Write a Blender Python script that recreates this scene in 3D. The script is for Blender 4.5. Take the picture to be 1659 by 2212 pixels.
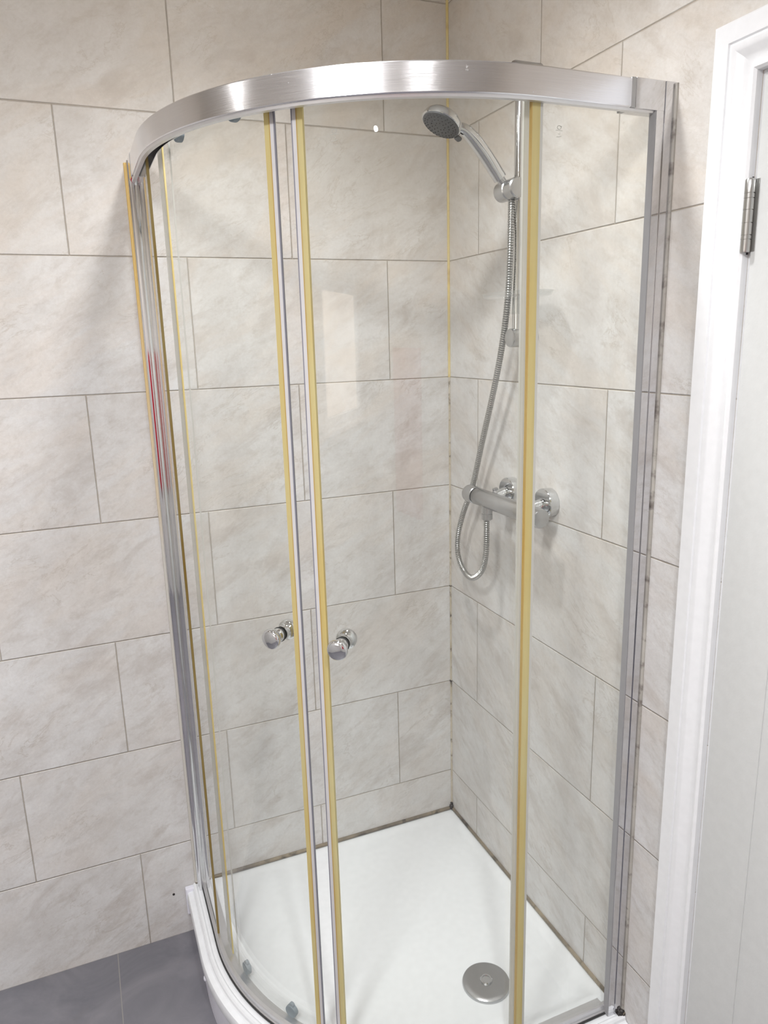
import bpy, bmesh, math, random
from mathutils import Vector, Matrix
for o in list(bpy.data.objects): bpy.data.objects.remove(o)
S = bpy.context.scene
COL = S.collection
R_ = math.radians
SIN, COS, PI = math.sin, math.cos, math.pi
random.seed(4)

# ---------------------------------------------------------------- camera
cd = bpy.data.cameras.new('camera'); cam = bpy.data.objects.new('camera', cd); COL.objects.link(cam)
cam.location = (-0.94888632, -1.81175702, 1.60737313)
cam.rotation_euler = (1.33876, 0.02652, -0.39609)
cd.sensor_fit = 'VERTICAL'; cd.sensor_height = 24.0; cd.lens = 24.0 * 1587.3 / 2212.0
cd.clip_start = 0.02
S.camera = cam
# ---------------------------------------------------------------- world, exposure
w = bpy.data.worlds.new('world'); S.world = w; w.use_nodes = True
w.node_tree.nodes['Background'].inputs[0].default_value = (0.75, 0.85, 1.0, 1)
w.node_tree.nodes['Background'].inputs[1].default_value = 1.0
S.view_settings.view_transform = 'Standard'; S.view_settings.look = 'None'
S.view_settings.gamma = 1.0; S.view_settings.use_curve_mapping = False
S.view_settings.exposure = 0.0

CEIL = 2.52
FLOOR = 0.02
XS, YB = -2.5, -3.0          # far walls of the room
# ceiling lamps: (x, y, radius, watts, colour)
DOWN = [(-2.00, -0.55, 4.0, (1.0, 0.985, 0.96), 85), (-0.76, -1.9, 64.0, (0.985, 0.99, 1.0), 140), (-1.81, -2.62, 22.0, (1.0, 0.99, 0.975), 120), (-0.58, -0.64, 42.0, (0.99, 0.99, 0.99), 138)]
OPAL = (-1.40, -1.58, 29.0, (0.985, 0.988, 1.0))
def area(name, loc, size, watts, col, rot=(0, 0, 0), shape='DISK', size_y=None):
    l = bpy.data.lights.new(name, 'AREA'); l.shape = shape; l.size = size; l.energy = watts; l.color = col
    if size_y: l.size_y = size_y
    o = bpy.data.objects.new(name, l); COL.objects.link(o); o.location = loc; o.rotation_euler = rot
    return o
for i, (x, y, wt, c, cone) in enumerate(DOWN):
    l = bpy.data.lights.new('downlight_lamp', 'SPOT'); l.energy = wt; l.color = c; l.spot_size = R_(cone); l.spot_blend = 1.0; l.shadow_soft_size = 0.06
    o = bpy.data.objects.new('downlight_lamp', l); COL.objects.link(o); o.location = (x, y, CEIL - 0.045)
area('ceiling_lamp_light', (OPAL[0], OPAL[1], CEIL - 0.078), 0.34, OPAL[2], OPAL[3])

# ---------------------------------------------------------------- node helpers
class NT:
    def __init__(s, name):
        s.m = bpy.data.materials.new(name); s.m.use_nodes = True
        s.t = s.m.node_tree; s.t.nodes.clear()
        s.out = s.t.nodes.new('ShaderNodeOutputMaterial')
    def n(s, typ, **kw):
        x = s.t.nodes.new(typ)
        for k, v in kw.items(): setattr(x, k, v)
        return x
    def put(s, sock, v):
        if isinstance(v, bpy.types.NodeSocket): s.t.links.new(v, sock)
        elif v is not None: sock.default_value = v
    def math(s, op, a, b=None, c=None):
        x = s.n('ShaderNodeMath', operation=op)
        for i, v in enumerate((a, b, c)):
            if v is not None: s.put(x.inputs[i], v)
        return x.outputs[0]
    def mix(s, f, a, b, mode='MIX'):
        x = s.n('ShaderNodeMix', data_type='RGBA', blend_type=mode)
        s.put(x.inputs[0], f); s.put(x.inputs[6], c4(a)); s.put(x.inputs[7], c4(b)); return x.outputs[2]
    def ramp(s, v, stops):
        x = s.n('ShaderNodeMapRange'); x.clamp = True
        s.put(x.inputs[0], v); x.inputs[1].default_value, x.inputs[2].default_value, x.inputs[3].default_value, x.inputs[4].default_value = stops
        return x.outputs[0]
    def noise(s, vec, scale, detail=4, rough=0.5, dist=0.0):
        x = s.n('ShaderNodeTexNoise'); s.put(x.inputs['Vector'], vec)
        x.inputs['Scale'].default_value = scale; x.inputs['Detail'].default_value = detail
        x.inputs['Roughness'].default_value = rough; x.inputs['Distortion'].default_value = dist
        return x.outputs['Fac']
    def vec(s, a, b, c):
        x = s.n('ShaderNodeCombineXYZ'); s.put(x.inputs[0], a); s.put(x.inputs[1], b); s.put(x.inputs[2], c); return x.outputs[0]
    def pos(s):
        g = s.n('ShaderNodeNewGeometry'); x = s.n('ShaderNodeSeparateXYZ'); s.t.links.new(g.outputs['Position'], x.inputs[0])
        return g.outputs['Position'], x.outputs
    def bsdf(s, **kw):
        x = s.n('ShaderNodeBsdfPrincipled')
        for k, v in kw.items(): s.put(x.inputs[k.replace('_', ' ')], v)
        s.t.links.new(x.outputs[0], s.out.inputs[0]); return x
    def fresnel(s, ior):
        # Schlick, the same for light entering and leaving the pane
        f0 = ((ior - 1) / (ior + 1)) ** 2
        lw = s.n('ShaderNodeLayerWeight'); lw.inputs[0].default_value = 0.5
        return s.math('ADD', s.math('MULTIPLY', s.math('POWER', lw.outputs['Facing'], 5.0), 1 - f0), f0)
    def bump(s, h, dist, strength=1.0):
        x = s.n('ShaderNodeBump'); x.inputs['Distance'].default_value = dist; x.inputs['Strength'].default_value = strength
        s.put(x.inputs['Height'], h); return x.outputs[0]
def c4(v):
    return (*v, 1.0) if isinstance(v, tuple) and len(v) == 3 else v

def simple(name, col, rough=0.4, metal=0.0, bumpy=None, **kw):
    t = NT(name); p, _ = t.pos()
    n = t.noise(p, 60, 3)
    colv = t.mix(t.ramp(n, (0.3, 0.7, 0, 1)), tuple(c * 0.96 for c in col), col)
    b = t.bsdf(Base_Color=colv, Roughness=rough, Metallic=metal, **kw)
    if bumpy: t.put(b.inputs['Normal'], t.bump(t.noise(p, bumpy[0], 4), bumpy[1]))
    return t.m

def tile_mat(name, axis, off):
    t = NT(name); P, xyz = t.pos()
    u = t.math('MULTIPLY', xyz[axis], -1.0); v = xyz[2]
    vr = t.math('DIVIDE', v, 0.3); row = t.math('FLOOR', vr)
    odd = t.math('FLOORED_MODULO', row, 2.0)
    uu = t.math('DIVIDE', t.math('ADD', t.math('SUBTRACT', u, off), t.math('MULTIPLY', odd, 0.25)), 0.5)
    col = t.math('FLOOR', uu)
    fu = t.math('MULTIPLY', t.math('FRACT', uu), 0.5); fv = t.math('MULTIPLY', t.math('FRACT', vr), 0.3)
    du = t.math('MINIMUM', fu, t.math('SUBTRACT', 0.5, fu)); dv = t.math('MINIMUM', fv, t.math('SUBTRACT', 0.3, fv))
    wob = t.math('MULTIPLY', t.math('SUBTRACT', t.noise(P, 45, 3), 0.5), 0.0009)
    d = t.math('ADD', t.math('MINIMUM', t.math('MULTIPLY', du, 1.15), dv), wob)
    groove = t.ramp(d, (0.0004, 0.0011, 1.0, 0.0))
    edge = t.ramp(d, (0.0005, 0.0022, 0.0, 1.0))
    wn = t.n('ShaderNodeTexWhiteNoise'); t.put(wn.inputs['Vector'], t.vec(row, col, float(axis) + 3.3)); rnd = wn.outputs['Value']; rc = wn.outputs['Color']
    vm = t.n('ShaderNodeVectorMath', operation='SCALE'); t.put(vm.inputs[0], rc); vm.inputs['Scale'].default_value = 37.0
    base = t.n('ShaderNodeVectorMath', operation='ADD'); t.put(base.inputs[0], t.vec(u, v, 0.0)); t.put(base.inputs[1], vm.outputs[0]); q = base.outputs[0]
    mr = t.n('ShaderNodeMapping'); t.put(mr.inputs[0], q); mr.inputs['Rotation'].default_value = (0, 0, R_(30))
    mp = t.n('ShaderNodeMapping'); t.put(mp.inputs[0], mr.outputs[0]); mp.inputs['Scale'].default_value = (1.0, 2.3, 1.0); qd = mp.outputs[0]
    cloud = t.noise(q, 6.5, 7, 0.66, 0.4)
    streak = t.noise(qd, 6.0, 8, 0.68, 0.5)
    veins = t.math('ABSOLUTE', t.math('SUBTRACT', t.noise(qd, 4.0, 8, 0.66, 0.7), 0.5))
    vein = t.math('MULTIPLY', t.ramp(veins, (0.0, 0.011, 1.0, 0.0)), t.ramp(t.noise(q, 6.0, 3), (0.50, 0.60, 0.0, 1.0)))
    fine = t.noise(q, 160, 4, 0.7)
    mid = t.noise(qd, 20.0, 8, 0.74, 0.3)
    warm = t.math('MULTIPLY', t.ramp(t.noise(qd, 3.2, 6, 0.66, 0.5), (0.46, 0.62, 0.0, 1.0)), t.ramp(v, (0.2, 2.3, 0.40, 1.0)))
    c = t.mix(t.ramp(cloud, (0.36, 0.64, 0, 1)), TA, TB)
    c = t.mix(t.math('MULTIPLY', warm, 0.78), c, TW)
    c = t.mix(t.ramp(streak, (0.52, 0.68, 0, 0.68)), c, TS)
    c = t.mix(t.math('MULTIPLY', vein, 0.36), c, (0.32, 0.26, 0.20))
    c = t.mix(t.ramp(fine, (0.35, 0.65, 0.16, 0.0)), c, (0.40, 0.36, 0.32))
    c = t.mix(t.ramp(mid, (0.52, 0.66, 0.0, 0.36)), c, (0.44, 0.405, 0.37))
    c = t.mix(t.ramp(mid, (0.30, 0.46, 0.28, 0.0)), c, (0.80, 0.79, 0.77))
    c = t.mix(t.ramp(rnd, (0, 1, 0.0, 0.07)), c, (0.62, 0.55, 0.47))
    # warm light from above, painted into the tile colour higher up
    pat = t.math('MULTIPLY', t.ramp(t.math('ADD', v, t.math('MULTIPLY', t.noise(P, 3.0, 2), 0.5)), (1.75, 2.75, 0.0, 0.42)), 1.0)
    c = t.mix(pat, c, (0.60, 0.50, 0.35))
    gcol = t.mix(t.ramp(t.noise(P, 9.0, 3), (0.35, 0.65, 0, 1)), (0.36, 0.31, 0.25), (0.48, 0.42, 0.34))
    c = t.mix(groove, c, gcol)
    b = t.bsdf(Base_Color=c, Roughness=t.ramp(fine, (0.3, 0.7, 0.36, 0.52)))
    rel = t.math('ADD', t.math('MULTIPLY', t.noise(qd, 16.0, 10, 0.74, 0.4), 1.0), t.math('MULTIPLY', t.noise(q, 90.0, 3, 0.6), 0.28))
    h = t.math('ADD', t.math('MULTIPLY', rel, 0.55), t.math('MULTIPLY', edge, 1.0))
    t.put(b.inputs['Normal'], t.bump(h, 0.0022, 0.85))
    return t.m
TA = (0.715, 0.715, 0.718); TB = (0.61, 0.598, 0.59); TW = (0.655, 0.60, 0.55); TS = (0.50, 0.465, 0.44)
M = {}
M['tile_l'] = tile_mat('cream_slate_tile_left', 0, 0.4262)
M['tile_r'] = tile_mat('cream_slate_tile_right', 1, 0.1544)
M['paint'] = simple('white_gloss_paint', (0.83, 0.84, 0.86), 0.32, 0, (40, 0.00015))
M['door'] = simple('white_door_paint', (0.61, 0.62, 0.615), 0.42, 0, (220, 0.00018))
M['ceiling'] = simple('white_ceiling_paint', (0.82, 0.81, 0.79), 0.85)
M['tray'] = simple('white_acrylic', (0.84, 0.86, 0.885), 0.22)
M['upvc'] = simple('white_plastic', (0.80, 0.80, 0.88), 0.3)
M['chrome'] = simple('polished_chrome', (0.70, 0.71, 0.72), 0.08, 1.0)
M['chrome_dull'] = simple('limescaled_chrome', (0.52, 0.525, 0.53), 0.27, 1.0, (300, 0.0001))
M['dark_metal'] = simple('dark_gap', (0.03, 0.03, 0.035), 0.5)
M['groove'] = simple('grey_joint_line', (0.16, 0.16, 0.17), 0.5)
M['track'] = simple('satin_aluminium_track', (0.72, 0.72, 0.73), 0.38, 0.85)
M['grey_plastic'] = simple('grey_plastic', (0.27, 0.32, 0.36), 0.45)
M['face_grey'] = simple('dark_grey_spray_face', (0.10, 0.105, 0.11), 0.5)
M['black_rubber'] = simple('black_rubber', (0.03, 0.03, 0.03), 0.5)
M['red'] = simple('red_reflection_cloth', (0.42, 0.015, 0.03), 0.95, 0, (500, 0.002))
M['steel'] = simple('brushed_steel', (0.50, 0.50, 0.49), 0.28, 1.0)
M['etch'] = simple('etched_mark', (0.48, 0.48, 0.44), 0.8)
M['post_shade'] = simple('grey_post_shade', (0.30, 0.30, 0.31), 0.4)
M['grey_strip'] = simple('magnetic_strip_grey', (0.22, 0.22, 0.26), 0.45)
M['clear_grey'] = simple('pale_grey_plastic', (0.60, 0.59, 0.60), 0.35)

def aluminium(name):
    t = NT(name); P, xyz = t.pos()
    s = t.vec(t.math('MULTIPLY', xyz[0], 2.0), t.math('MULTIPLY', xyz[1], 2.0), t.math('MULTIPLY', xyz[2], 260.0))
    g = t.noise(s, 6.0, 3, 0.6)
    spot = t.ramp(t.noise(P, 95.0, 2, 0.5), (0.74, 0.80, 0.0, 1.0))
    c = t.mix(t.ramp(g, (0.3, 0.7, 0, 1)), (0.76, 0.76, 0.79), (0.82, 0.82, 0.84))
    b = t.bsdf(Base_Color=t.mix(t.math('MULTIPLY', spot, 0.5), c, (0.9, 0.9, 0.9)), Metallic=t.math('SUBTRACT', 1.0, t.math('MULTIPLY', spot, 0.4)),
               Roughness=t.math('ADD', t.ramp(g, (0.3, 0.7, 0.15, 0.21)), t.math('MULTIPLY', spot, 0.3)))
    t.put(b.inputs['Normal'], t.bump(g, 0.00012, 0.6))
    return t.m
M['alu'] = aluminium('polished_aluminium')
M['alu_dull'] = simple('dull_aluminium', (0.45, 0.45, 0.45), 0.45, 0.8)
M['post_alu'] = simple('bright_anodised_aluminium', (0.72, 0.72, 0.74), 0.06, 1.0)

def glass(name, tint, ior=1.5, haze=0.0):
    t = NT(name)
    tr = t.n('ShaderNodeBsdfTransparent'); tr.inputs[0].default_value = c4(tint)
    gl = t.n('ShaderNodeBsdfGlossy'); gl.inputs['Color'].default_value = (1, 1, 1, 1); gl.inputs['Roughness'].default_value = 0.0
    mx = t.n('ShaderNodeMixShader'); t.put(mx.inputs[0], t.fresnel(ior)); t.t.links.new(tr.outputs[0], mx.inputs[1]); t.t.links.new(gl.outputs[0], mx.inputs[2])
    res = mx.outputs[0]
    if haze:
        df = t.n('ShaderNodeBsdfDiffuse'); df.inputs[0].default_value = (0.85, 0.86, 0.84, 1)
        P, _ = t.pos(); m2 = t.n('ShaderNodeMixShader')
        t.put(m2.inputs[0], t.ramp(t.noise(P, 5.0, 4, 0.6), (0.4, 0.75, haze * 0.4, haze * 1.6))); t.t.links.new(res, m2.inputs[1]); t.t.links.new(df.outputs[0], m2.inputs[2]); res = m2.outputs[0]
    t.t.links.new(res, t.out.inputs[0]); return t.m
M['glass'] = glass('clear_glass', (0.985, 0.992, 0.982), 1.42, 0.006)
M['acrylic'] = glass('clear_acrylic', (0.95, 0.955, 0.955), 1.6, 0.13)

def plastic_film(name, c1, c2, alpha, stain=True):
    """translucent seal plastic, yellowed unevenly with age"""
    t = NT(name); P, xyz = t.pos()
    n = t.noise(t.vec(t.math('MULTIPLY', xyz[0], 6), t.math('MULTIPLY', xyz[1], 6), xyz[2]), 3.0, 3)
    col = t.mix(t.ramp(n, (0.35, 0.65, 0, 1)), c1, c2)
    df = t.n('ShaderNodeBsdfDiffuse'); t.put(df.inputs[0], col)
    tl = t.n('ShaderNodeBsdfTranslucent'); t.put(tl.inputs[0], col)
    tr = t.n('ShaderNodeBsdfTransparent'); t.put(tr.inputs[0], t.mix(0.5, col, (1, 1, 1)))
    a = t.n('ShaderNodeMixShader'); a.inputs[0].default_value = 0.4; t.t.links.new(df.outputs[0], a.inputs[1]); t.t.links.new(tl.outputs[0], a.inputs[2])
    b = t.n('ShaderNodeMixShader'); b.inputs[0].default_value = alpha; t.t.links.new(tr.outputs[0], b.inputs[1]); t.t.links.new(a.outputs[0], b.inputs[2])
    gl = t.n('ShaderNodeBsdfGlossy'); gl.inputs['Roughness'].default_value = 0.2
    mx = t.n('ShaderNodeMixShader'); t.put(mx.inputs[0], t.math('MULTIPLY', t.fresnel(1.4), 0.6)); t.t.links.new(b.outputs[0], mx.inputs[1]); t.t.links.new(gl.outputs[0], mx.inputs[2])
    t.t.links.new(mx.outputs[0], t.out.inputs[0]); return t.m
M['seal_yellow'] = plastic_film('yellowed_seal_plastic', (0.82, 0.68, 0.30), (0.82, 0.75, 0.44), 0.85)
M['seal_orange'] = plastic_film('amber_seal_edge', (0.76, 0.53, 0.17), (0.78, 0.60, 0.26), 0.88)
M['seal_brown'] = plastic_film('browned_seal_edge', (0.30, 0.20, 0.05), (0.42, 0.33, 0.14), 0.92)
M['seal_clear'] = plastic_film('clear_seal_plastic', (0.74, 0.74, 0.68), (0.80, 0.80, 0.76), 0.42)
M['seal_white'] = plastic_film('milky_seal_plastic', (0.76, 0.76, 0.72), (0.80, 0.80, 0.78), 0.8)
def sealant(name, cols, sc=8.0):
    t = NT(name); P, xyz = t.pos()
    n = t.noise(P, sc, 5, 0.65); n2 = t.noise(P, sc * 5, 3, 0.6)
    c = t.mix(t.ramp(n, (0.38, 0.6, 0, 1)), cols[0], cols[1])
    c = t.mix(t.ramp(n2, (0.55, 0.72, 0, 1)), c, cols[2])
    t.bsdf(Base_Color=c, Roughness=0.45); return t.m
M['seal_corner'] = sealant('yellowed_corner_silicone', ((0.62, 0.47, 0.17), (0.66, 0.56, 0.30), (0.45, 0.32, 0.14)), 3.0)
M['seal_corner_low'] = sealant('grey_corner_silicone', ((0.42, 0.36, 0.26), (0.55, 0.50, 0.42), (0.10, 0.08, 0.06)), 9.0)
M['seal_tray'] = sealant('mouldy_tray_silicone', ((0.11, 0.095, 0.08), (0.30, 0.25, 0.18), (0.04, 0.035, 0.03)), 5.0)
M['seal_post'] = sealant('stained_post_silicone', ((0.34, 0.32, 0.29), (0.46, 0.44, 0.40), (0.13, 0.11, 0.10)), 7.0)
def amber():
    t = NT('amber_post_silicone'); P, xyz = t.pos()
    h = t.math('ADD', xyz[2], t.math('MULTIPLY', t.noise(P, 4.0, 3), 0.5))
    c = t.mix(t.ramp(h, (1.35, 1.95, 0, 1)), (0.60, 0.58, 0.53), (0.78, 0.54, 0.18))
    t.bsdf(Base_Color=c, Roughness=0.45); return t.m
M['seal_amber'] = amber()
M['mould'] = sealant('black_mould', ((0.02, 0.018, 0.018), (0.06, 0.05, 0.045), (0.01, 0.01, 0.01)), 60.0)

def floor_mat():
    t = NT('slate_grey_floor_tile'); P, xyz = t.pos()
    fu = t.math('MULTIPLY', t.math('FRACT', t.math('DIVIDE', t.math('ADD', xyz[0], 7.012), 0.6)), 0.6)
    fv = t.math('MULTIPLY', t.math('FRACT', t.math('DIVIDE', t.math('ADD', xyz[1], 6.6), 0.6)), 0.6)
    d = t.math('MINIMUM', t.math('MINIMUM', fu, t.math('SUBTRACT', 0.6, fu)), t.math('MINIMUM', fv, t.math('SUBTRACT', 0.6, fv)))
    g = t.ramp(d, (0.0008, 0.0018, 1, 0))
    c = t.mix(t.ramp(t.noise(P, 5.0, 6, 0.62, 1.2), (0.35, 0.68, 0, 1)), (0.15, 0.15, 0.172), (0.215, 0.21, 0.232))
    c = t.mix(t.ramp(t.noise(P, 2.3, 5, 0.6, 2.0), (0.58, 0.75, 0, 0.5)), c, (0.20, 0.185, 0.185))
    c = t.mix(g, c, (0.27, 0.26, 0.255))
    b = t.bsdf(Base_Color=c, Roughness=0.42)
    t.put(b.inputs['Normal'], t.bump(t.math('ADD', t.noise(P, 30, 6, 0.65), t.math('MULTIPLY', g, -1.0)), 0.001, 0.6)); return t.m
M['floor'] = floor_mat()
def emit(name, col, s):
    t = NT(name); e = t.n('ShaderNodeEmission'); e.inputs[0].default_value = c4(col); e.inputs[1].default_value = s
    t.t.links.new(e.outputs[0], t.out.inputs[0]); return t.m
M['lit'] = emit('lamp_glow', (1, 0.985, 0.96), 120.0)
M['opal'] = emit('opal_lamp_glow', (1, 0.97, 0.93), 4.0)
M['frost'] = emit('daylit_frosted_pane', (1.0, 0.88, 0.78), 3.0)

# ---------------------------------------------------------------- mesh helpers
def mesh(name, verts, faces, mat, parent=None, smooth=None, mats=None, fm=None):
    me = bpy.data.meshes.new(name); me.from_pydata([tuple(v) for v in verts], [], faces)
    for m in (mats or [mat]): me.materials.append(m)
    if fm:
        for p, i in zip(me.polygons, fm): p.material_index = i
    bm = bmesh.new(); bm.from_mesh(me); bmesh.ops.recalc_face_normals(bm, faces=bm.faces)
    if smooth is not None:
        for f in bm.faces: f.smooth = True
        for e in bm.edges:
            if len(e.link_faces) == 2 and e.calc_face_angle(0) > R_(smooth): e.smooth = False
    bm.to_mesh(me); bm.free()
    o = bpy.data.objects.new(name, me); COL.objects.link(o)
    if parent: o.parent = parent
    return o
def bevel(o, wd, seg=2):
    m = o.modifiers.new('bevel', 'BEVEL'); m.width = wd; m.segments = seg; m.limit_method = 'ANGLE'; m.angle_limit = R_(40)
    return o
def boxes(name, bs, mat, parent=None, bev=None):
    V, F = [], []
    for (x0, x1, y0, y1, z0, z1) in bs:
        k = len(V)
        V += [(x, y, z) for x in (x0, x1) for y in (y0, y1) for z in (z0, z1)]
        F += [tuple(k + i for i in f) for f in ((0, 1, 3, 2), (4, 6, 7, 5), (0, 4, 5, 1), (2, 3, 7, 6), (0, 2, 6, 4), (1, 5, 7, 3))]
    o = mesh(name, V, F, mat, parent)
    if bev: bevel(o, bev)
    return o
def frame(d):
    d = Vector(d).normalized(); a = Vector((0, 0, 1)) if abs(d.z) < 0.9 else Vector((1, 0, 0))
    u = d.cross(a).normalized(); return u, d.cross(u).normalized(), d
def lathe(name, prof, org, axis, mat, parent=None, n=40, smooth=35, mats=None, fmf=None):
    """prof: (radius, distance along axis) pairs, closed onto the axis at both ends"""
    u, v, d = frame(axis); org = Vector(org); V, F, FM = [], [], []
    for r, h in prof:
        for i in range(n):
            a = 2 * PI * i / n; V.append(org + d * h + (u * COS(a) + v * SIN(a)) * r)
    for k in range(len(prof) - 1):
        for i in range(n):
            j = (i + 1) % n; F.append((k * n + i, k * n + j, (k + 1) * n + j, (k + 1) * n + i)); FM.append(fmf(k) if fmf else 0)
    F.append(tuple(range(n))); FM.append(fmf(0) if fmf else 0)
    F.append(tuple((len(prof) - 1) * n + i for i in range(n))); FM.append(fmf(len(prof) - 2) if fmf else 0)
    return mesh(name, V, F, mat, parent, smooth, mats, FM if mats else None)
def spline(pts, n):
    P = [Vector(p) for p in pts]; P = [P[0] * 2 - P[1]] + P + [P[-1] * 2 - P[-2]]; out = []
    for i in range(1, len(P) - 2):
        for k in range(n):
            t = k / n; a, b, c, d = P[i - 1], P[i], P[i + 1], P[i + 2]
            out.append(0.5 * ((2 * b) + (c - a) * t + (2 * a - 5 * b + 4 * c - d) * t * t + (3 * b - a - 3 * c + d) * t ** 3))
    out.append(P[-2]); return out
def tube(name, pts, rad, mat, parent=None, n=16, smooth=60, flat=None):
    P = [Vector(p) for p in pts]; V, F = [], []; u = None
    for i, p in enumerate(P):
        d = (P[min(i + 1, len(P) - 1)] - P[max(i - 1, 0)]).normalized()
        if u is None: u, v, _ = frame(d)
        else:
            u = (u - d * u.dot(d)).normalized(); v = d.cross(u)
        r = rad(i / (len(P) - 1)) if callable(rad) else rad
        for k in range(n):
            a = 2 * PI * k / n; V.append(p + (u * COS(a) + v * SIN(a)) * r)
    for i in range(len(P) - 1):
        for k in range(n):
            j = (k + 1) % n; F.append((i * n + k, i * n + j, (i + 1) * n + j, (i + 1) * n + k))
    F.append(tuple(range(n))); F.append(tuple((len(P) - 1) * n + k for k in range(n)))
    return mesh(name, V, F, mat, parent, smooth)
CX = CY = -0.24
def qpt(s, R):
    """point of the quadrant plan: ('l', y) left straight, ('a', degrees) arc, ('r', x) right straight"""
    k, v = s
    if k == 'l': return (CX - R, v)
    if k == 'r': return (v, CY - R)
    return (CX - R * COS(R_(v)), CY - R * SIN(R_(v)))
def path(yl=None, a0=0, a1=90, xr=None, step=1.5):
    out = []
    if yl is not None: out += [('l', yl)] + ([('l', yl + (CY - yl) * 0.5)] if abs(yl - CY) > 0.05 else [])
    n = max(1, int(round((a1 - a0) / step)))
    if a1 > a0: out += [('a', a0 + (a1 - a0) * i / n) for i in range(n + 1)]
    if xr is not None: out += ([('r', CX + (xr - CX) * 0.5)] if abs(xr - CX) > 0.05 else []) + [('r', xr)]
    return out
def sweep(name, prof, pth, mat, parent=None, smooth=30, mats=None, fmf=None):
    """closed profile of (R, z) swept along the quadrant plan"""
    n = len(prof); V = []
    for s in pth:
        for R, z in prof: x, y = qpt(s, R); V.append((x, y, z))
    F, FM = [], []
    for i in range(len(pth) - 1):
        for k in range(n):
            j = (k + 1) % n; F.append((i * n + k, i * n + j, (i + 1) * n + j, (i + 1) * n + k)); FM.append(fmf(k) if fmf else 0)
    F.append(tuple(range(n))); FM.append(fmf(-1) if fmf else 0); F.append(tuple((len(pth) - 1) * n + k for k in range(n))); FM.append(fmf(-1) if fmf else 0)
    return mesh(name, V, F, mat, parent, smooth, mats, FM if mats else None)
def rect(R0, R1, z0, z1): return [(R0, z0), (R1, z0), (R1, z1), (R0, z1)]
def empty(name, loc, label=None, cat=None, group=None, kind=None):
    o = bpy.data.objects.new(name, None); COL.objects.link(o); o.location = loc; o.empty_display_size = 0.05
    tag(o, label, cat, group, kind); return o
def tag(o, label=None, cat=None, group=None, kind=None):
    for k, v in (('label', label), ('category', cat), ('group', group), ('kind', kind)):
        if v: o[k] = v
    return o
def hang(root):
    """keep children where they were modelled (world coordinates) under a root that stands elsewhere"""
    inv = Matrix.Translation(-root.location)
    for c in root.children: c.matrix_parent_inverse = inv
def part_label(o, s): o['label'] = s; return o

# ---------------------------------------------------------------- room shell
T = 0.12
DY0, DY1, DZ = -0.957, -1.70, 1.962       # door opening in the right wall
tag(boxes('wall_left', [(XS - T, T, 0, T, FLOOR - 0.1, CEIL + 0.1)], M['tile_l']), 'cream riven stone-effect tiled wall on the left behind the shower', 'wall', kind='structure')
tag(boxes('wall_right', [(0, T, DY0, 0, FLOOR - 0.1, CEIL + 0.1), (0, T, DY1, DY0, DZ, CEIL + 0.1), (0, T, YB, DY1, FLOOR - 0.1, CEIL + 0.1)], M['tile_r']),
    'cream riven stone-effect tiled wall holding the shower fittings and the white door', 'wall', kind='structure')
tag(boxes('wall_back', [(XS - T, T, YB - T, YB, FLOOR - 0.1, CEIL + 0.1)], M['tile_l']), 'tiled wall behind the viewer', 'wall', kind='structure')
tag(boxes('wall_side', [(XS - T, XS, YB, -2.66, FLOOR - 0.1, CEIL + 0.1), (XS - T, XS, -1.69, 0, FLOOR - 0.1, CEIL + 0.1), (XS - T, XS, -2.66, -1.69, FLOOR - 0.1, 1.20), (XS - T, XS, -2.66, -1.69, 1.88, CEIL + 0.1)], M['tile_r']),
    'tiled wall with the frosted window', 'wall', kind='structure')
tag(boxes('floor', [(XS - T, T + 0.1, YB - T, T, FLOOR - 0.1, FLOOR)], M['floor']), 'slate-grey stone-effect tiled floor left of the shower tray', 'floor', kind='structure')
tag(boxes('ceiling', [(XS - T, T, YB - T, T, CEIL, CEIL + 0.1)], M['ceiling']), 'white ceiling above the shower', 'ceiling', kind='structure')
wn = empty('window_1', (XS, -2.17, 1.20), 'frosted window with white frame in the side wall', 'window', kind='structure')
boxes('window_frame', [(XS - 0.07, XS + 0.02, -2.66, -2.61, 1.20, 1.88), (XS - 0.07, XS + 0.02, -1.74, -1.69, 1.20, 1.88), (XS - 0.07, XS + 0.02, -2.61, -1.74, 1.83, 1.88), (XS - 0.07, XS + 0.02, -2.61, -1.74, 1.20, 1.25)], M['paint'], wn, 0.003)
boxes('pane', [(XS - 0.06, XS - 0.05, -2.61, -1.74, 1.25, 1.83)], M['frost'], wn)
boxes('window_sill', [(XS, XS + 0.12, -2.70, -1.62, 1.175, 1.20)], M['paint'], wn, 0.004)
hang(wn)

# door frame moulding: profile (distance from the opening edge, proud of the wall)
AP = [(0.000, 0.0), (0.000, 0.011), (0.0035, 0.0145), (0.007, 0.0135), (0.0085, 0.010), (0.016, 0.0105), (0.024, 0.0135), (0.031, 0.0185), (0.036, 0.021), (0.040, 0.0215), (0.042, 0.0180), (0.045, 0.0178), (0.0465, 0.0205), (0.072, 0.0205), (0.0755, 0.017), (0.0755, 0.0)]
def architrave():
    V, F = [], []; n = len(AP)
    # mitred path: foot left, top left, top right, foot right
    for (y, z, sy, sz) in ((DY0, FLOOR, 1, 0), (DY0, DZ, 1, 1), (DY1, DZ, -1, 1), (DY1, FLOOR, -1, 0)):
        for a, t in AP: V.append((-t, y + sy * a, z + sz * a))
    for i in range(3):
        for k in range(n - 1): F.append((i * n + k, i * n + k + 1, (i + 1) * n + k + 1, (i + 1) * n + k))
    F.append(tuple(range(n))); F.append(tuple(3 * n + k for k in range(n)))
    o = mesh('trim_1', V, F, M['paint'], None, 28)
    return tag(o, 'white moulded architrave framing the door at the right edge', 'door frame', kind='structure')
architrave()
dr = empty('door_1', (0, -1.32, FLOOR), 'white painted door at the right edge with steel hinge', 'door', kind='structure')
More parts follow.
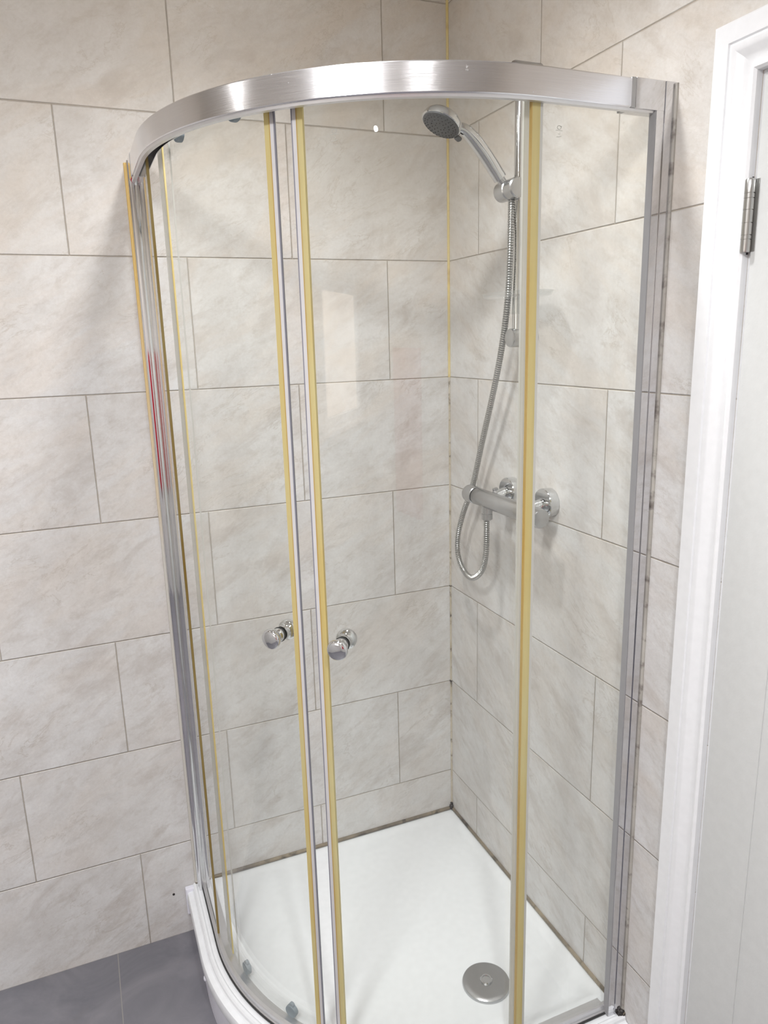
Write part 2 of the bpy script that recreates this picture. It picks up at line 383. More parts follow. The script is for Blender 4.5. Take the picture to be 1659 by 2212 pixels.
boxes('door_lining', [(0.002, 0.118, DY0 - 0.0, DY0 - 0.028, FLOOR, DZ), (0.002, 0.118, DY1 + 0.028, DY1, FLOOR, DZ), (0.002, 0.118, DY1 + 0.028, DY0 - 0.028, DZ - 0.028, DZ),
      (0.05, 0.065, DY0 - 0.043, DY0 - 0.028, FLOOR, DZ - 0.028), (0.05, 0.065, DY1 + 0.028, DY1 + 0.043, FLOOR, DZ - 0.028), (0.05, 0.065, DY1 + 0.043, DY0 - 0.043, DZ - 0.043, DZ - 0.028)], M['paint'], dr)
def door_leaf():
    y0, y1, z0, z1 = DY1 + 0.031, DY0 - 0.0065, FLOOR + 0.006, DZ - 0.0065
    X = -0.002
    ys = [y0, y0 + 0.11, y0 + 0.118, y0 + 0.126]; yr = [y1 - 0.126, y1 - 0.118, y1 - 0.11, y1]
    py = [y0, y0 + 0.11, y1 - 0.098, y1]
    bs = []
    # stiles and rails proud, two long recessed panels
    zr = [z0, z0 + 0.2, 0.82, 0.96, z1 - 0.11, z1]
    bs += [(X, X + 0.036, py[0], py[1], z0, z1), (X, X + 0.036, py[2], py[3], z0, z1)]
    for a, b in ((zr[0], zr[1]), (zr[4], zr[5])): bs.append((X, X + 0.036, py[1], py[2], a, b))
    bs.append((X + 0.0016, X + 0.033, py[1], py[2], z0, z1))
    o = boxes('door_leaf', bs, M['door'], dr)
    return o
door_leaf()
def hinge(zc):
    y, x = DY0 - 0.002, -0.009
    h = lathe('hinge', [(0.0, -0.051), (0.0068, -0.051), (0.0072, -0.049)] + sum([[(0.0072, z - 0.0006), (0.0060, z - 0.0006), (0.0060, z + 0.0006), (0.0072, z + 0.0006)] for z in (-0.033, -0.027, -0.010, 0.008, 0.024, 0.031)], []) + [(0.0072, 0.049), (0.006, 0.051), (0.0, 0.051)], (x, y, zc), (0, 0, 1), M['steel'], dr, 24)
    boxes('hinge_plate', [(-0.003, 0.001, y - 0.011, y - 0.001, zc - 0.05, zc + 0.05)], M['steel'], h)
    boxes('hinge_gap', [(-0.004, -0.0022, y + 0.000, y + 0.0088, zc - 0.054, zc + 0.054)], M['dark_metal'], h)
    return h
hinge(1.768); hinge(0.235)
boxes('handle', [(-0.008, -0.002, DY1 + 0.055, DY1 + 0.095, 0.92, 1.08), (-0.055, -0.008, DY1 + 0.068, DY1 + 0.082, 1.01, 1.024), (-0.055, -0.042, DY1 + 0.068, DY1 + 0.19, 1.008, 1.026)], M['chrome'], dr, 0.002)
hang(dr)
for h in dr.children:
    for c in h.children: c.matrix_parent_inverse = Matrix.Identity(4)

# sealant runs in the joints
def bead(name, pts, r, mat, label, n=8):
    return tag(tube(name, pts, r, mat, None, n), label, 'sealant', kind='structure')
bead('trim_2', [(-0.001, -0.001, 1.50), (-0.001, -0.001, CEIL)], 0.0042, M['seal_corner'], 'yellowed silicone line in the upper corner between both tiled walls')
bead('trim_3', [(-0.001, -0.001, 0.165), (-0.001, -0.001, 1.50)], 0.0034, M['seal_corner_low'], 'thin stained silicone line in the lower corner between both tiled walls')
bead('trim_4', [(-0.795, -0.001, 0.168)] + [(-0.795 + 0.053 * i, -0.001, 0.168) for i in range(1, 15)] + [(0, -0.001, 0.168)], 0.0055, M['seal_tray'], 'mouldy brown silicone line between the tray and left tiled wall')
bead('trim_5', [(-0.001, 0, 0.168), (-0.001, -0.40, 0.168), (-0.001, -0.80, 0.168)], 0.0055, M['seal_tray'], 'mouldy brown silicone line between the tray and right tiled wall')
def blob(pts, label, name):
    V, F = [], []
    for (x, y, z, r) in pts:
        k = len(V); bm = bmesh.new(); bmesh.ops.create_icosphere(bm, subdivisions=2, radius=r)
        for v in bm.verts: V.append(Vector((x, y, z)) + v.co * (1 + random.uniform(-0.25, 0.25)))
        for f in bm.faces: F.append(tuple(k + v.index for v in f.verts))
        bm.free()
    return tag(mesh(name, V, F, M['mould'], None, 80), label, 'mould', kind='stuff')
blob([(-0.004, -0.004, 0.174, 0.007), (-0.003, -0.007, 0.169, 0.006), (-0.008, -0.003, 0.170, 0.005), (-0.003, -0.003, 0.184, 0.004)], 'black mould spot at the foot of the tiled corner', 'mould_spot')
blob([(-0.001, -0.001, 0.9, 0.0042), (-0.001, -0.001, 0.905, 0.003)], 'small black mould spot up the tiled corner at a grout line', 'mould_spot')
blob([(-0.001, -0.001, 0.6, 0.0045), (-0.001, -0.001, 0.594, 0.0035)], 'lower black mould spot in the tiled corner at a grout line', 'mould_spot')
for xx in (-0.854,):
    tag(lathe('wall_plug', [(0, 0), (0.0032, 0), (0.0032, 0.0015), (0, 0.0015)], (xx, 0, 0.15), (0, -1, 0), M['mould'], None, 12), 'tiny dark screw hole in the left tiled wall above the floor', 'screw hole')

# ---------------------------------------------------------------- shower tray
TZ = 0.165
tr_ = empty('shower_tray', (-0.4, -0.4, FLOOR), 'white quadrant shower tray in the tiled corner with chrome waste', 'shower tray')
D0 = (-0.223, -0.590)
def tray_surface():
    inner = [qpt(s, 0.502) for s in path(-0.001, 0, 90, -0.001, 1.5)]
    # walls back to the corner
    loop = list(inner); n1 = 14
    loop += [(-0.001, inner[-1][1] * (1 - i / n1) - 0.001 * i / n1) for i in range(1, n1)]
    loop += [(-0.001, -0.001)]
    loop += [(inner[0][0] * i / n1 - 0.001 * (1 - i / n1), -0.001) for i in range(1, n1)]
    K = 34; V, F = [], []; N = len(loop)
    def z(x, y):
        dx, dy = CX - x, CY - y
        rr = math.hypot(dx, dy) if dx > 0 and dy > 0 else max(dx, dy)
        e = max(0.0, min(1.0, (0.502 - rr) / 0.045)); e = e * e * (3 - 2 * e)         # rim slope by the screen
        wl = max(0.0, min(1.0, min(-x, -y) / 0.03)); wl = wl * wl * (3 - 2 * wl)      # gentle lip at the walls
        dd = min(1.0, math.hypot(x - D0[0], y - D0[1]) / 0.6)
        return TZ + 0.001 - 0.010 * e * (0.4 + 0.6 * wl) - 0.012 * wl * e * (1 - dd)
    for k in range(K + 1):
        t = (k / K) ** 0.6
        for (x, y) in loop:
            px, py = D0[0] + (x - D0[0]) * t, D0[1] + (y - D0[1]) * t; V.append((px, py, z(px, py)))
    for k in range(K):
        for i in range(N):
            j = (i + 1) % N; F.append((k * N + i, k * N + j, (k + 1) * N + j, (k + 1) * N + i))
    # skirt under the surface so the floor of the tray has thickness
    b = len(V)
    for (x, y) in loop: V.append((x, y, TZ - 0.05))
    for i in range(N):
        j = (i + 1) % N; F.append((K * N + i, K * N + j, b + j, b + i))
    F.append(tuple(b + i for i in range(N)))
    return mesh('tray_floor', V, F, M['tray'], tr_, 50)
tray_surface()
sweep('tray_rim', [(0.500, 0.11), (0.574, 0.11), (0.5745, 0.118), (0.5785, 0.121), (0.5805, 0.128), (0.5805, 0.146), (0.578, 0.1525), (0.573, 0.1545), (0.566, 0.1545), (0.5635, 0.157), (0.5625, 0.163), (0.559, 0.1665), (0.5545, 0.1672), (0.5515, 0.1655), (0.548, 0.1665), (0.545, 0.1662), (0.5, 0.1660)], path(-0.001, 0, 90, -0.001), M['tray'], tr_, 32)
rp = sweep('riser_panel', [(0.560, FLOOR), (0.570, FLOOR), (0.570, 0.11), (0.560, 0.11)], path(-0.001, 0, 90, -0.001), M['upvc'], tr_)
for s in (('a', 2.0), ('a', 45), ('a', 78)):
    x, y = qpt(s, 0.570); nx, ny = (-COS(R_(s[1])), -SIN(R_(s[1])))
    lathe('panel_clip', [(0, 0), (0.007, 0), (0.0075, 0.006), (0.005, 0.0095), (0, 0.0105)], (x, y, 0.100), (nx, ny, 0), M['upvc'], tr_, 20)
boxes('end_cap', [(-0.8235, -0.800, -0.016, -0.001, 0.085, 0.165)], M['upvc'], tr_, 0.003)
zz = 0.1445
dc = part_label(lathe('waste_cover', [(0.0, 0.0), (0.055, 0.0), (0.0555, 0.003), (0.054, 0.0065), (0.050, 0.0085), (0.042, 0.0098), (0.02, 0.0108), (0.0, 0.011)], (D0[0], D0[1], zz), (0, 0, 1), M['chrome_dull'], tr_, 64), 'round chrome waste cover with a raised centre cap')
sc = lathe('cover_screw', [(0.0, 0.0), (0.0140, 0.0), (0.0140, 0.0035), (0.0125, 0.005), (0.0095, 0.005), (0.009, 0.003), (0.0, 0.003)], (D0[0], D0[1], zz + 0.0105), (0, 0, 1), M['chrome'], dc, 32)
hang(tr_)

# ---------------------------------------------------------------- shower enclosure
EZ0, EZ1 = 0.1674, 1.9955
RO = 0.5485
en = empty('shower_enclosure', (-0.4, -0.4, EZ0), 'curved quadrant glass shower enclosure with polished aluminium frame and sliding doors', 'shower enclosure')
def mirror_obj(o, name=None):
    """twin of a part on the other side of the quadrant (x and y swapped)"""
    c = o.copy(); c.data = o.data.copy(); COL.objects.link(c); c.parent = o.parent
    for v in c.data.vertices: v.co = (v.co.y, v.co.x, v.co.z)
    c.data.flip_normals(); return c
TOPR = 1.9525
sweep('top_rail', [(RO, TOPR + 0.0015), (RO, EZ1 - 0.002), (RO - 0.002, EZ1), (RO - 0.034, EZ1), (RO - 0.034, TOPR + 0.006), (RO - 0.0325, TOPR + 0.006), (RO - 0.0325, EZ1 - 0.004), (RO - 0.012, EZ1 - 0.004), (RO - 0.012, TOPR + 0.002), (RO - 0.003, TOPR), (RO - 0.001, TOPR)], path(-0.034, 0, 90, -0.034), M['alu'], en, 25)
sweep('rail_lip', [(RO - 0.003, TOPR), (RO - 0.012, TOPR - 0.0005), (RO - 0.012, TOPR - 0.0045), (RO - 0.0045, TOPR - 0.004)], path(-0.034, 0, 90, -0.034), M['track'], en, 25)
bt = sweep('bottom_track', [(0.5385, EZ0), (0.5385, 0.172), (0.5365, 0.1745), (0.5365, 0.186), (0.5345, 0.188), (0.5285, 0.188), (0.5285, 0.181), (0.522, 0.178), (0.508, 0.176), (0.506, EZ0)], path(-0.034, 0, 90, -0.034), M['track'], en, 25)
sweep('outer_gasket', rect(0.5386, 0.5415, EZ0, 0.1700), path(-0.034, 0, 90, -0.034), M['black_rubber'], en)
def post(sw):
    def B(name, bs, mat, bev=None, par=None):
        bs = [(b[2], b[3], b[0], b[1], b[4], b[5]) if sw else b for b in bs]
        o = boxes(name, bs, mat, par or en, bev); return o
    # wall channel (x across, y out from the wall) with a telescoping inner section and a groove between them
    xe = -0.772 if sw else -0.757
    p = B('wall_post', [(-0.7905, -0.7865, -0.0205, 0.0, EZ0, EZ1), (-0.7865, xe, -0.0205, -0.0175, EZ0, EZ1), (xe - 0.0035, xe, -0.0175, 0.0, EZ0, EZ1)], M['post_alu'])
    PR = [(-0.7885, -0.0208)]
    for x0, x1 in (((-0.7885, -0.7812), (-0.7802, -0.7735)) if sw else ((-0.7885, -0.7748), (-0.7738, -0.7590))):
        PR += [(x0 + (x1 - x0) * k / 10, -0.0360 - 0.0010 * SIN(PI * k / 10)) for k in range(11)]
        if x0 < -0.785: PR += [(x1, -0.0345), (x1 + 0.001, -0.0345)]
    PR += [(PR[-1][0], -0.0208)]
    n = len(PR); V = [((y, x, z) if sw else (x, y, z)) for z in (EZ0, EZ1) for x, y in PR]
    mesh('post_insert', V, [(k, (k + 1) % n, n + (k + 1) % n, n + k) for k in range(n)] + [tuple(range(n)), tuple(range(n, 2 * n))], M['post_alu'], p, 35)
    if sw: B('post_front_shade', [(-0.7880, -0.7738, -0.0385, -0.0345, EZ0, EZ1 - 0.044)], M['post_shade'], 0.0008, p)  # grey strip painting the shade and reflection on the post front
    B('post_groove', [(-0.7880, PR[-2][0] - 0.0005, -0.0211, -0.0203, EZ0, EZ1 - 0.001)], M['groove'], None, p)
    B('rail_end_cap', [(-0.7890, -0.7545, -0.0800, -0.0205, TOPR - 0.001, EZ1 + 0.0008)], M['post_alu'], 0.001, en)
    B('cap_joint', [(-0.78865, -0.7545, -0.0880, -0.0800, TOPR - 0.0005, EZ1 + 0.0004)], M['alu_dull'], None, en)
    return p
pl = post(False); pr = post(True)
bead('trim_6', [(-0.7915, -0.0015, EZ0), (-0.7915, -0.0015, EZ1 - 0.002)], 0.0045, M['seal_amber'], 'amber yellow silicone line along the outside of the left wall post')
bead('trim_7', [(-0.0010, -0.7920, EZ0), (-0.0010, -0.7920, EZ1 - 0.002)], 0.0036, M['seal_post'], 'stained grey silicone line along the outside of the right wall post')
blob([(-0.004, -0.7935, 0.172, 0.006), (-0.008, -0.7925, 0.168, 0.006), (-0.002, -0.796, 0.168, 0.005), (-0.013, -0.794, 0.169, 0.004)], 'black mould at the foot of the right wall post', 'mould_spot')

GZ0, GZ1 = 0.180, 1.972
def pane(name, pth, R, z0, z1, par):
    return sweep(name, rect(R - 0.003, R + 0.003, z0, z1), pth, M['glass'], par, 30)
# fixed side panels
fp = pane('fixed_panel', [('l', -0.032), ('l', -0.13), ('l', -0.228)], 0.5315, GZ0, GZ1, en)
sweep('panel_seal', rect(0.5286, 0.5337, GZ0, GZ1 - 0.01), [('l', -0.226), ('l', -0.2305)], M['seal_brown'], fp)
fr_ = pane('fixed_panel', [('r', -0.262), ('r', -0.13), ('r', -0.032)], 0.5315, GZ0, GZ1, en)
sweep('panel_seal', rect(0.5282, 0.5349, GZ0, GZ1 - 0.01), [('r', -0.2632), ('r', -0.2622)], M['seal_orange'], fr_)
sweep('panel_seal', rect(0.5282, 0.5349, GZ0, GZ1 - 0.01), [('r', -0.2622), ('r', -0.2480)], M['seal_yellow'], fr_)
sweep('panel_seal', rect(0.5282, 0.5349, GZ0, GZ1 - 0.01), [('r', -0.2480), ('r', -0.2430)], M['seal_white'], fr_)
# sliding curved doors
DR = 0.5125
def door(a_out, a_lead, sgn, name_side):
    """a_out: trailing edge angle, a_lead: leading edge angle (degrees), sgn: +1 when the lead is at the larger angle"""
    lo, hi = min(a_out, a_lead), max(a_out, a_lead)
    g = pane('sliding_door', path(None, lo, hi), DR, GZ0 - 0.002, GZ1, en)
    part_label(g, 'curved glass sliding door on the %s' % name_side)
    def strip(name, a, b, r0, r1, mat):
        l, h = min(a, b), max(a, b); return sweep(name, rect(DR + r0, DR + r1, GZ0, GZ1 - 0.008), path(None, l, h, step=0.5), mat, g)
    L = a_lead
    strip('edge_seal_and_reflection', L - sgn * 2.05, L - sgn * 1.05, -0.0032, 0.0040, M['seal_yellow'])
    strip('edge_seal_and_reflection', L - sgn * 1.05, L - sgn * 0.85, -0.0032, 0.0043, M['seal_orange'])
    strip('magnetic_strip', L - sgn * 0.85, L - sgn * 0.16, -0.0032, 0.0042, M['clear_grey'])
    strip('magnetic_strip', L - sgn * 0.16, L + sgn * 0.08, 0.0004, 0.0041, M['grey_strip'])
    return g, strip
gl_, stl = door(8.6, 43.3, 1, 'left')
stl('edge_seal_and_reflection', 1.2, 6.2, -0.0008, 0.0008, M['seal_clear'])
stl('edge_seal_and_reflection', 11.45, 11.56, -0.0006, 0.0022, M['seal_white'])  # thin strip painting a second reflection on the glass, no seal lip here
stl('edge_seal_and_reflection', 6.15, 6.65, -0.0014, 0.0014, M['seal_yellow'])
gr_, strr = door(87.6, 46.7, -1, 'right')
strr('edge_seal_and_reflection', 87.35, 88.5, -0.0025, 0.0025, M['seal_white'])
def knob(a, z, par):
    c, s = COS(R_(a)), SIN(R_(a)); ax = (-c, -s, 0); x, y = qpt(('a', a), DR)
    k = lathe('door_knob', [(0.0, 0.0032), (0.0130, 0.0032), (0.0132, 0.0045), (0.0132, 0.011), (0.0125, 0.0135), (0.0125, 0.0165), (0.0145, 0.0195), (0.0178, 0.0225), (0.0190, 0.026), (0.0190, 0.030), (0.0178, 0.0325), (0.0150, 0.0342), (0.008, 0.0354), (0.0, 0.0358)], (x, y, z), ax, M['chrome'], par, 56, 50)
    i = lathe('door_knob', [(0.0, -0.0032), (0.0130, -0.0032), (0.0132, -0.0045), (0.0132, -0.009), (0.0128, -0.0115), (0.0150, -0.0145), (0.0186, -0.0175), (0.0195, -0.021), (0.0192, -0.027), (0.0175, -0.030), (0.008, -0.0325), (0.0, -0.033)], (x, y, z), ax, M['chrome'], par, 56, 50)
    lathe('knob_washer', [(0.0, 0.0030), (0.0142, 0.0030), (0.0142, 0.0048), (0.0, 0.0048)], (x, y, z), ax, M['black_rubber'], par, 40)
knob(37.6, 1.078, gl_); knob(51.9, 1.076, gr_)
def roller(a, z, up, par):
    c, s = COS(R_(a)), SIN(R_(a)); x, y = qpt(('a', a), DR - 0.003); n = (c, s, 0)   # points into the shower
    lathe('door_roller', [(0.0, 0.0), (0.0138, 0.0), (0.0145, 0.003), (0.0138, 0.010), (0.009, 0.0125), (0.004, 0.0128), (0.0035, 0.0105), (0.0, 0.0105)], (x, y, z), n, M['grey_plastic'], par, 28)
    lathe('door_roller', [(0.0, 0.002), (0.0065, 0.002), (0.0065, 0.009), (0.004, 0.0105), (0.0, 0.0105)], (x, y, z + (0.0135 if up else -0.006)), n, M['grey_plastic'], par, 20)
for a in (14.0, 32.8): roller(a, 0.189, True, gl_); roller(a + 0.6, 1.969, False, gl_)
for a in (57.0, 76.0): roller(a, 0.191, True, gr_); roller(a, 1.974, False, gr_)
# etched safety marks near the top of the glass: a ring over a bar, a dotted pair and a short stroke
def stamp(org, tx, par, R=None):
    tx = Vector(tx).normalized(); up = Vector((0, 0, 1)); O = Vector(org); q = 0.0006
    def st(pts): return [O + tx * a + up * b for a, b in pts]
    strokes = [[(-0.0062 + 0.0001, 0.0), (0.0062, 0.0003)],
               [(-0.0015 + 0.0, -0.0042), (-0.0003, -0.0054)], [(0.0012, -0.0028), (0.0012, -0.0056)],
               [(-0.0048, -0.0092), (0.0002, -0.0090), (0.0042, -0.0076)],
               [(0.0036 * COS(t * 0.5), 0.0044 + 0.0027 * SIN(t * 0.5)) for t in range(0, 12)] + [(0.0044, 0.0068)]]
    V, F = [], []
    nrm = up.cross(tx)
    for s in strokes:
        P = st(s)
        for a, b in zip(P, P[1:]):
            d = (b - a).normalized(); w2 = d.cross(nrm) * q * 0.55; k = len(V)
            for c in (a - d * q * 0.4, b + d * q * 0.4):
                for e in (w2, -w2):
                    for h in (0.0, 0.0003): V.append(c + e + nrm * h)
            F += [tuple(k + i for i in f) for f in ((0, 1, 3, 2), (4, 6, 7, 5), (0, 4, 5, 1), (2, 3, 7, 6), (0, 2, 6, 4), (1, 5, 7, 3))]
    mesh('etched_mark', V, F, M['etch'], par)
a = 54.4; x, y = qpt(('a', a), DR + 0.0033)
stamp((x, y, 1.9115), (SIN(R_(a)), -COS(R_(a)), 0), gr_)
stamp((-0.213, CY - 0.5315 - 0.0034, 1.9125), (1, 0, 0), fr_)
def fix(o, inv):
    for c in o.children: c.matrix_parent_inverse = inv if o is en else Matrix.Identity(4); fix(c, inv)
fix(en, Matrix.Translation(-en.location))

# ---------------------------------------------------------------- riser rail, dish, handset, hose, valve
RX, RY = -0.045, -0.400
rr = empty('shower_riser_rail', (0, RY, 1.58), 'chrome vertical shower riser rail fixed to the right tiled wall', 'shower rail')
lathe('rail_tube', [(0, 0), (0.0093, 0), (0.0093, 0.525), (0, 0.525)], (RX, RY, 1.596), (0, 0, 1), M['chrome'], rr, 32)
for z in (1.601, 2.124):
    lathe('rail_bracket', [(0, 0), (0.0195, 0), (0.0200, 0.001), (0.0200, 0.060), (0.0190, 0.0625), (0.014, 0.064), (0, 0.0645)], (0, RY, z), (-1, 0, 0), M['chrome_dull'], rr, 40)
sl = lathe('handset_slider', [(0, 0), (0.0185, 0), (0.0205, 0.002), (0.0205, 0.034), (0.0185, 0.036), (0.0185, 0.038), (0.0205, 0.040), (0.0205, 0.064), (0.018, 0.067), (0.0, 0.069)], (RX - 0.016, RY + 0.042, 1.903), (0, -1, 0), M['chrome_dull'], rr, 40)
hang(rr)
dish = empty('soap_dish', (-0.075, -0.44, 1.655), 'clear oval soap dish clipped round the chrome riser rail', 'soap dish')
def dish_mesh():
    V, F = [], []; n = 56
    rings = [(0.0, 0.0), (0.86, 0.0), (0.95, 0.002), (1.0, 0.010), (0.985, 0.0105), (0.93, 0.0045), (0.84, 0.003), (0.0, 0.003)]
    for r, h in rings:
        for i in range(n):
            t = 2 * PI * i / n; V.append((-0.075 + 0.058 * r * COS(t), -0.445 + 0.105 * r * SIN(t), 1.683 + h))
    for k in range(len(rings) - 1):
        for i in range(n):
            j = (i + 1) % n; F.append((k * n + i, k * n + j, (k + 1) * n + j, (k + 1) * n + i))
    return mesh('dish', V, F, M['acrylic'], dish, 40)
dish_mesh()
lathe('clip_collar', [(0.0098, 0), (0.0165, 0), (0.0165, 0.034), (0.0098, 0.034), (0.0098, 0)], (RX, RY, 1.651), (0, 0, 1), M['acrylic'], dish, 32)
hang(dish)

hs = empty('shower_handset', (-0.062, -0.385, 1.905), 'chrome shower handset with dark grey spray face held in the slider', 'shower head')
HC = Vector((-0.214, -0.384, 2.0235)); HN = Vector((-0.48, -0.07, -0.87)).normalized()
lathe('head', [(0.0, -0.018), (0.012, -0.0175), (0.024, -0.0155), (0.034, -0.0115), (0.0395, -0.006), (0.0415, 0.0), (0.0415, 0.006), (0.0400, 0.0075), (0.0, 0.0075)], HC, HN, M['chrome'], hs, 56, 40)
sf = lathe('spray_face', [(0.0, 0.0), (0.0385, 0.0), (0.0385, 0.0015), (0.036, 0.0030), (0.0, 0.0036)], HC + HN * 0.0072, HN, M['face_grey'], hs, 56, 40)
def nozzles():
    u, v, d = frame(HN); V, F = [], []
    for r, n in ((0.010, 8), (0.019, 14), (0.028, 22), (0.0335, 28)):
        for i in range(n):
            a = 2 * PI * i / n; c = HC + HN * 0.0100 + (u * COS(a) + v * SIN(a)) * r; k = len(V)
            for h, q in ((0, 0.0011), (0.0018, 0.0007)):
                for j in range(6): b = PI * j / 3; V.append(c + HN * h + (u * COS(b) + v * SIN(b)) * q)
            F.extend([(k + j, k + (j + 1) % 6, k + 6 + (j + 1) % 6, k + 6 + j) for j in range(6)] + [tuple(k + 6 + j for j in range(6))])
    mesh('nozzles', V, F, M['black_rubber'], sf)
nozzles()
HD = [(-0.184, -0.384, 2.0165), (-0.166, -0.386, 2.012), (-0.147, -0.386, 1.999), (-0.116, -0.385, 1.968), (-0.092, -0.384, 1.9405), (-0.080, -0.384, 1.926)]
tube('handle', spline(HD, 8), lambda t: 0.0095 + 0.0052 * math.sin(min(1.0, t * 1.15) * PI * 0.62) , M['chrome'], hs, 28)
boxes('spray_lever', [(-0.0065, 0.0065, -0.0065, 0.0065, -0.004, 0.004)], M['face_grey'], hs, 0.003).matrix_world = Matrix.Translation(HC + (Vector((0.7, 0, -0.7)) - HN * Vector((0.7, 0, -0.7)).dot(HN)).normalized() * 0.0445 + HN * 0.0075) @ HN.to_track_quat('Z', 'Y').to_matrix().to_4x4()
tube('handle_ferrule', [(-0.081, -0.384, 1.927), (-0.070, -0.385, 1.9135), (-0.060, -0.386, 1.900), (-0.054, -0.388, 1.884)], lambda t: 0.0088 - 0.001 * t, M['chrome_dull'], hs, 24)
hang(hs)
lev = [c for c in hs.children if c.name.startswith('spray_lever')][0]
for c in sf.children: c.matrix_parent_inverse = Matrix.Identity(4)

HP = [(-0.054, -0.388, 1.886), (-0.062, -0.400, 1.845), (-0.066, -0.404, 1.763), (-0.062, -0.390, 1.680), (-0.052, -0.355, 1.591), (-0.045, -0.304, 1.475), (-0.038, -0.240, 1.347), (-0.034, -0.188, 1.233), (-0.036, -0.140, 1.149), (-0.045, -0.128, 1.085), (-0.052, -0.143, 1.037), (-0.058, -0.187, 1.006), (-0.064, -0.244, 1.006), (-0.069, -0.299, 1.045), (-0.072, -0.322, 1.101), (-0.071, -0.322, 1.179)]
P0 = spline(HP, 10); 
# resample evenly so the metal ribs have a constant pitch
L = [0.0]
for a, b in zip(P0, P0[1:]): L.append(L[-1] + (b - a).length)
def at(d):
    for i in range(len(L) - 1):
        if L[i + 1] >= d: t = (d - L[i]) / max(1e-9, L[i + 1] - L[i]); return P0[i].lerp(P0[i + 1], t)
    return P0[-1]
pitch = 0.0052; NR = int(L[-1] / pitch); pts = []; rads = []
for i in range(NR):
    for f, r in ((0.0, 0.0050), (0.2, 0.0069), (0.5, 0.0075), (0.8, 0.0069)):
        pts.append(at((i + f) * pitch)); rads.append(r)
pts.append(P0[-1]); rads.append(0.0068)
hose = tube('shower_hose', pts, lambda t: rads[min(len(rads) - 1, int(round(t * (len(pts) - 1))))], M['steel'], None, 14, 25)
tag(hose, 'ribbed metal shower hose looping below the chrome bar valve', 'shower hose')

VX, VZ = -0.070, 1.227
va = empty('shower_valve', (0, -0.40, VZ), 'chrome horizontal bar shower valve on the right tiled wall', 'shower valve')
lathe('valve_body', [(0, 0), (0.0195, 0), (0.0208, 0.002), (0.0208, 0.224), (0.0195, 0.226), (0, 0.226)], (VX, -0.276, VZ), (0, -1, 0), M['chrome_dull'], va, 48)
for (y, s) in ((-0.272, 1), (-0.506, -1)):
    lathe('control_knob', [(0, 0), (0.0200, 0), (0.0215, 0.002), (0.0218, 0.012), (0.0212, 0.036), (0.0195, 0.040), (0.010, 0.0415), (0, 0.042)], (VX, y, VZ), (0, s, 0), M['chrome_dull'], va, 48)
for y in (-0.331, -0.480):
    lathe('wall_flange', [(0, 0), (0.0325, 0), (0.0330, 0.001), (0.0330, 0.021), (0.0315, 0.023), (0.0150, 0.0232), (0, 0.0232)], (-0.0005, y, 1.243), (-1, 0, 0), M['chrome'], va, 56)
    lathe('union_nut', [(0, 0), (0.0135, 0), (0.0140, 0.002), (0.0140, 0.014), (0.0165, 0.016), (0.0165, 0.030), (0.0120, 0.034), (0, 0.036)], (-0.022, y, 1.241), (-1, 0, -0.30), M['chrome'], va, 32)
    lathe('filter_cap', [(0, 0), (0.006, 0), (0.0065, 0.001), (0.0065, 0.006), (0.0045, 0.0065), (0, 0.005)], (-0.050, y + 0.004, 1.247), (-0.3, 0.0, 1), M['chrome_dull'], va, 16)
lathe('hose_outlet', [(0, 0), (0.0130, 0), (0.0130, 0.018), (0.0118, 0.0185), (0.0118, 0.0205), (0.0132, 0.021), (0.0132, 0.034), (0.010, 0.0365), (0, 0.0365)], (VX, -0.322, VZ - 0.014), (0, 0, -1), M['chrome_dull'], va, 28)
hang(va)

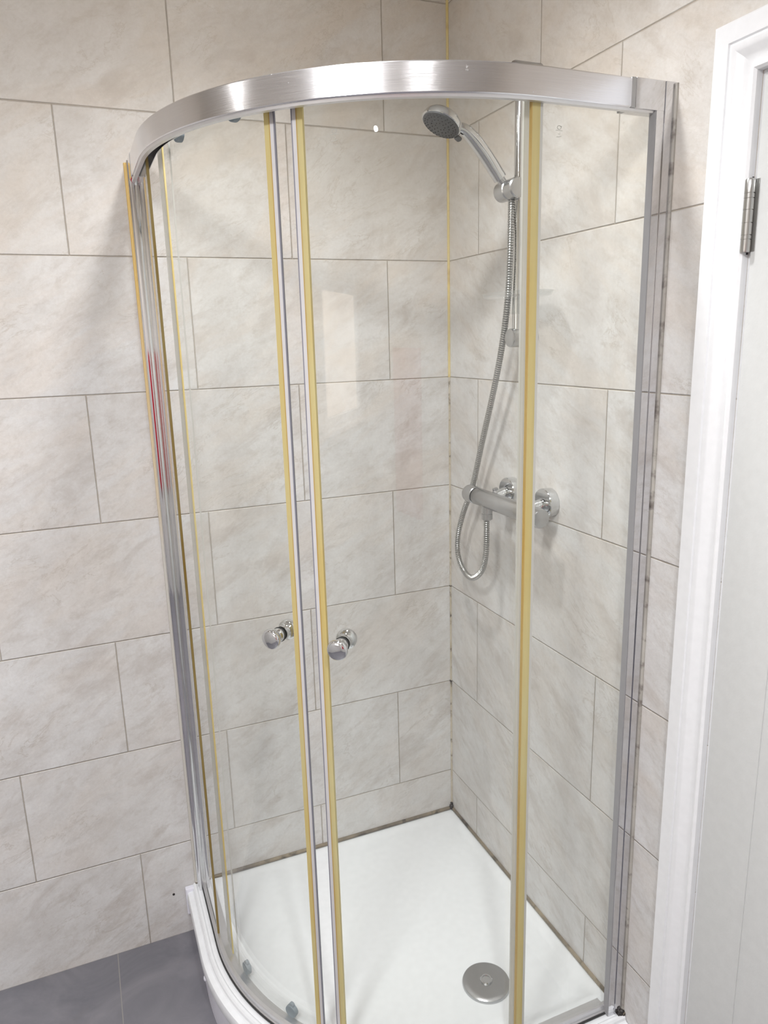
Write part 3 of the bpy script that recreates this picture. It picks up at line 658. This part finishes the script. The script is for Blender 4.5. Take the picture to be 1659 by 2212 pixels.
# ---------------------------------------------------------------- ceiling lamps and the added red cloth behind the viewer
for i, (x, y, wt, c, cone) in enumerate(DOWN):
    d = empty('downlight', (x, y, CEIL), ['small recessed ceiling downlight near the left wall', 'small recessed ceiling downlight near the door', 'small recessed ceiling downlight near the far corner', 'small recessed ceiling downlight above the shower tray'][i], 'ceiling light', 'recessed downlights')
    lathe('bezel', [(0.036, 0.0), (0.045, 0.0), (0.045, 0.004), (0.040, 0.007), (0.036, 0.007), (0.036, 0.0)], (x, y, CEIL), (0, 0, -1), M['chrome'], d, 32)
    lathe('lens', [(0, 0), (0.035, 0), (0.035, 0.009), (0.028, 0.014), (0, 0.017)], (x, y, CEIL), (0, 0, -1), M['lit'], d, 32); hang(d)
ol = empty('ceiling_lamp', (OPAL[0], OPAL[1], CEIL), 'round opal ceiling lamp in the middle of the room', 'ceiling light')
lathe('lamp_base', [(0, 0), (0.17, 0), (0.17, 0.02), (0, 0.02)], (OPAL[0], OPAL[1], CEIL), (0, 0, -1), M['paint'], ol, 48)
lathe('lamp_shade', [(0, 0.02), (0.16, 0.02), (0.165, 0.035), (0.15, 0.055), (0.09, 0.068), (0, 0.072)], (OPAL[0], OPAL[1], CEIL), (0, 0, -1), M['opal'], ol, 48); hang(ol)
tw = empty('red_clothing_stand_in', (-1.45, YB + 0.05, 0.7), 'added red cloth behind the viewer, standing in for red clothing in reflections', 'reflection stand-in')  # unseen cloth added so the left post reflects the viewer's red clothing
V, F = [], []; nx, nz = 28, 24
for k in range(2):
    for j in range(nz + 1):
        for i in range(nx + 1):
            x = -1.75 + 0.62 * i / nx; z = 0.72 + 0.84 * j / nz
            V.append((x, YB + 0.04 + 0.012 * SIN(i * 0.9) * (1 - 0.6 * j / nz) + k * 0.012, z))
N = (nx + 1) * (nz + 1)
for j in range(nz):
    for i in range(nx):
        a = j * (nx + 1) + i; F += [(a, a + 1, a + nx + 2, a + nx + 1), (N + a, N + a + nx + 1, N + a + nx + 2, N + a + 1)]
for i in range(nx): F += [(i, N + i, N + i + 1, i + 1), (nz * (nx + 1) + i, nz * (nx + 1) + i + 1, N + nz * (nx + 1) + i + 1, N + nz * (nx + 1) + i)]
mesh('cloth', V, F, M['red'], tw, 60); hang(tw)
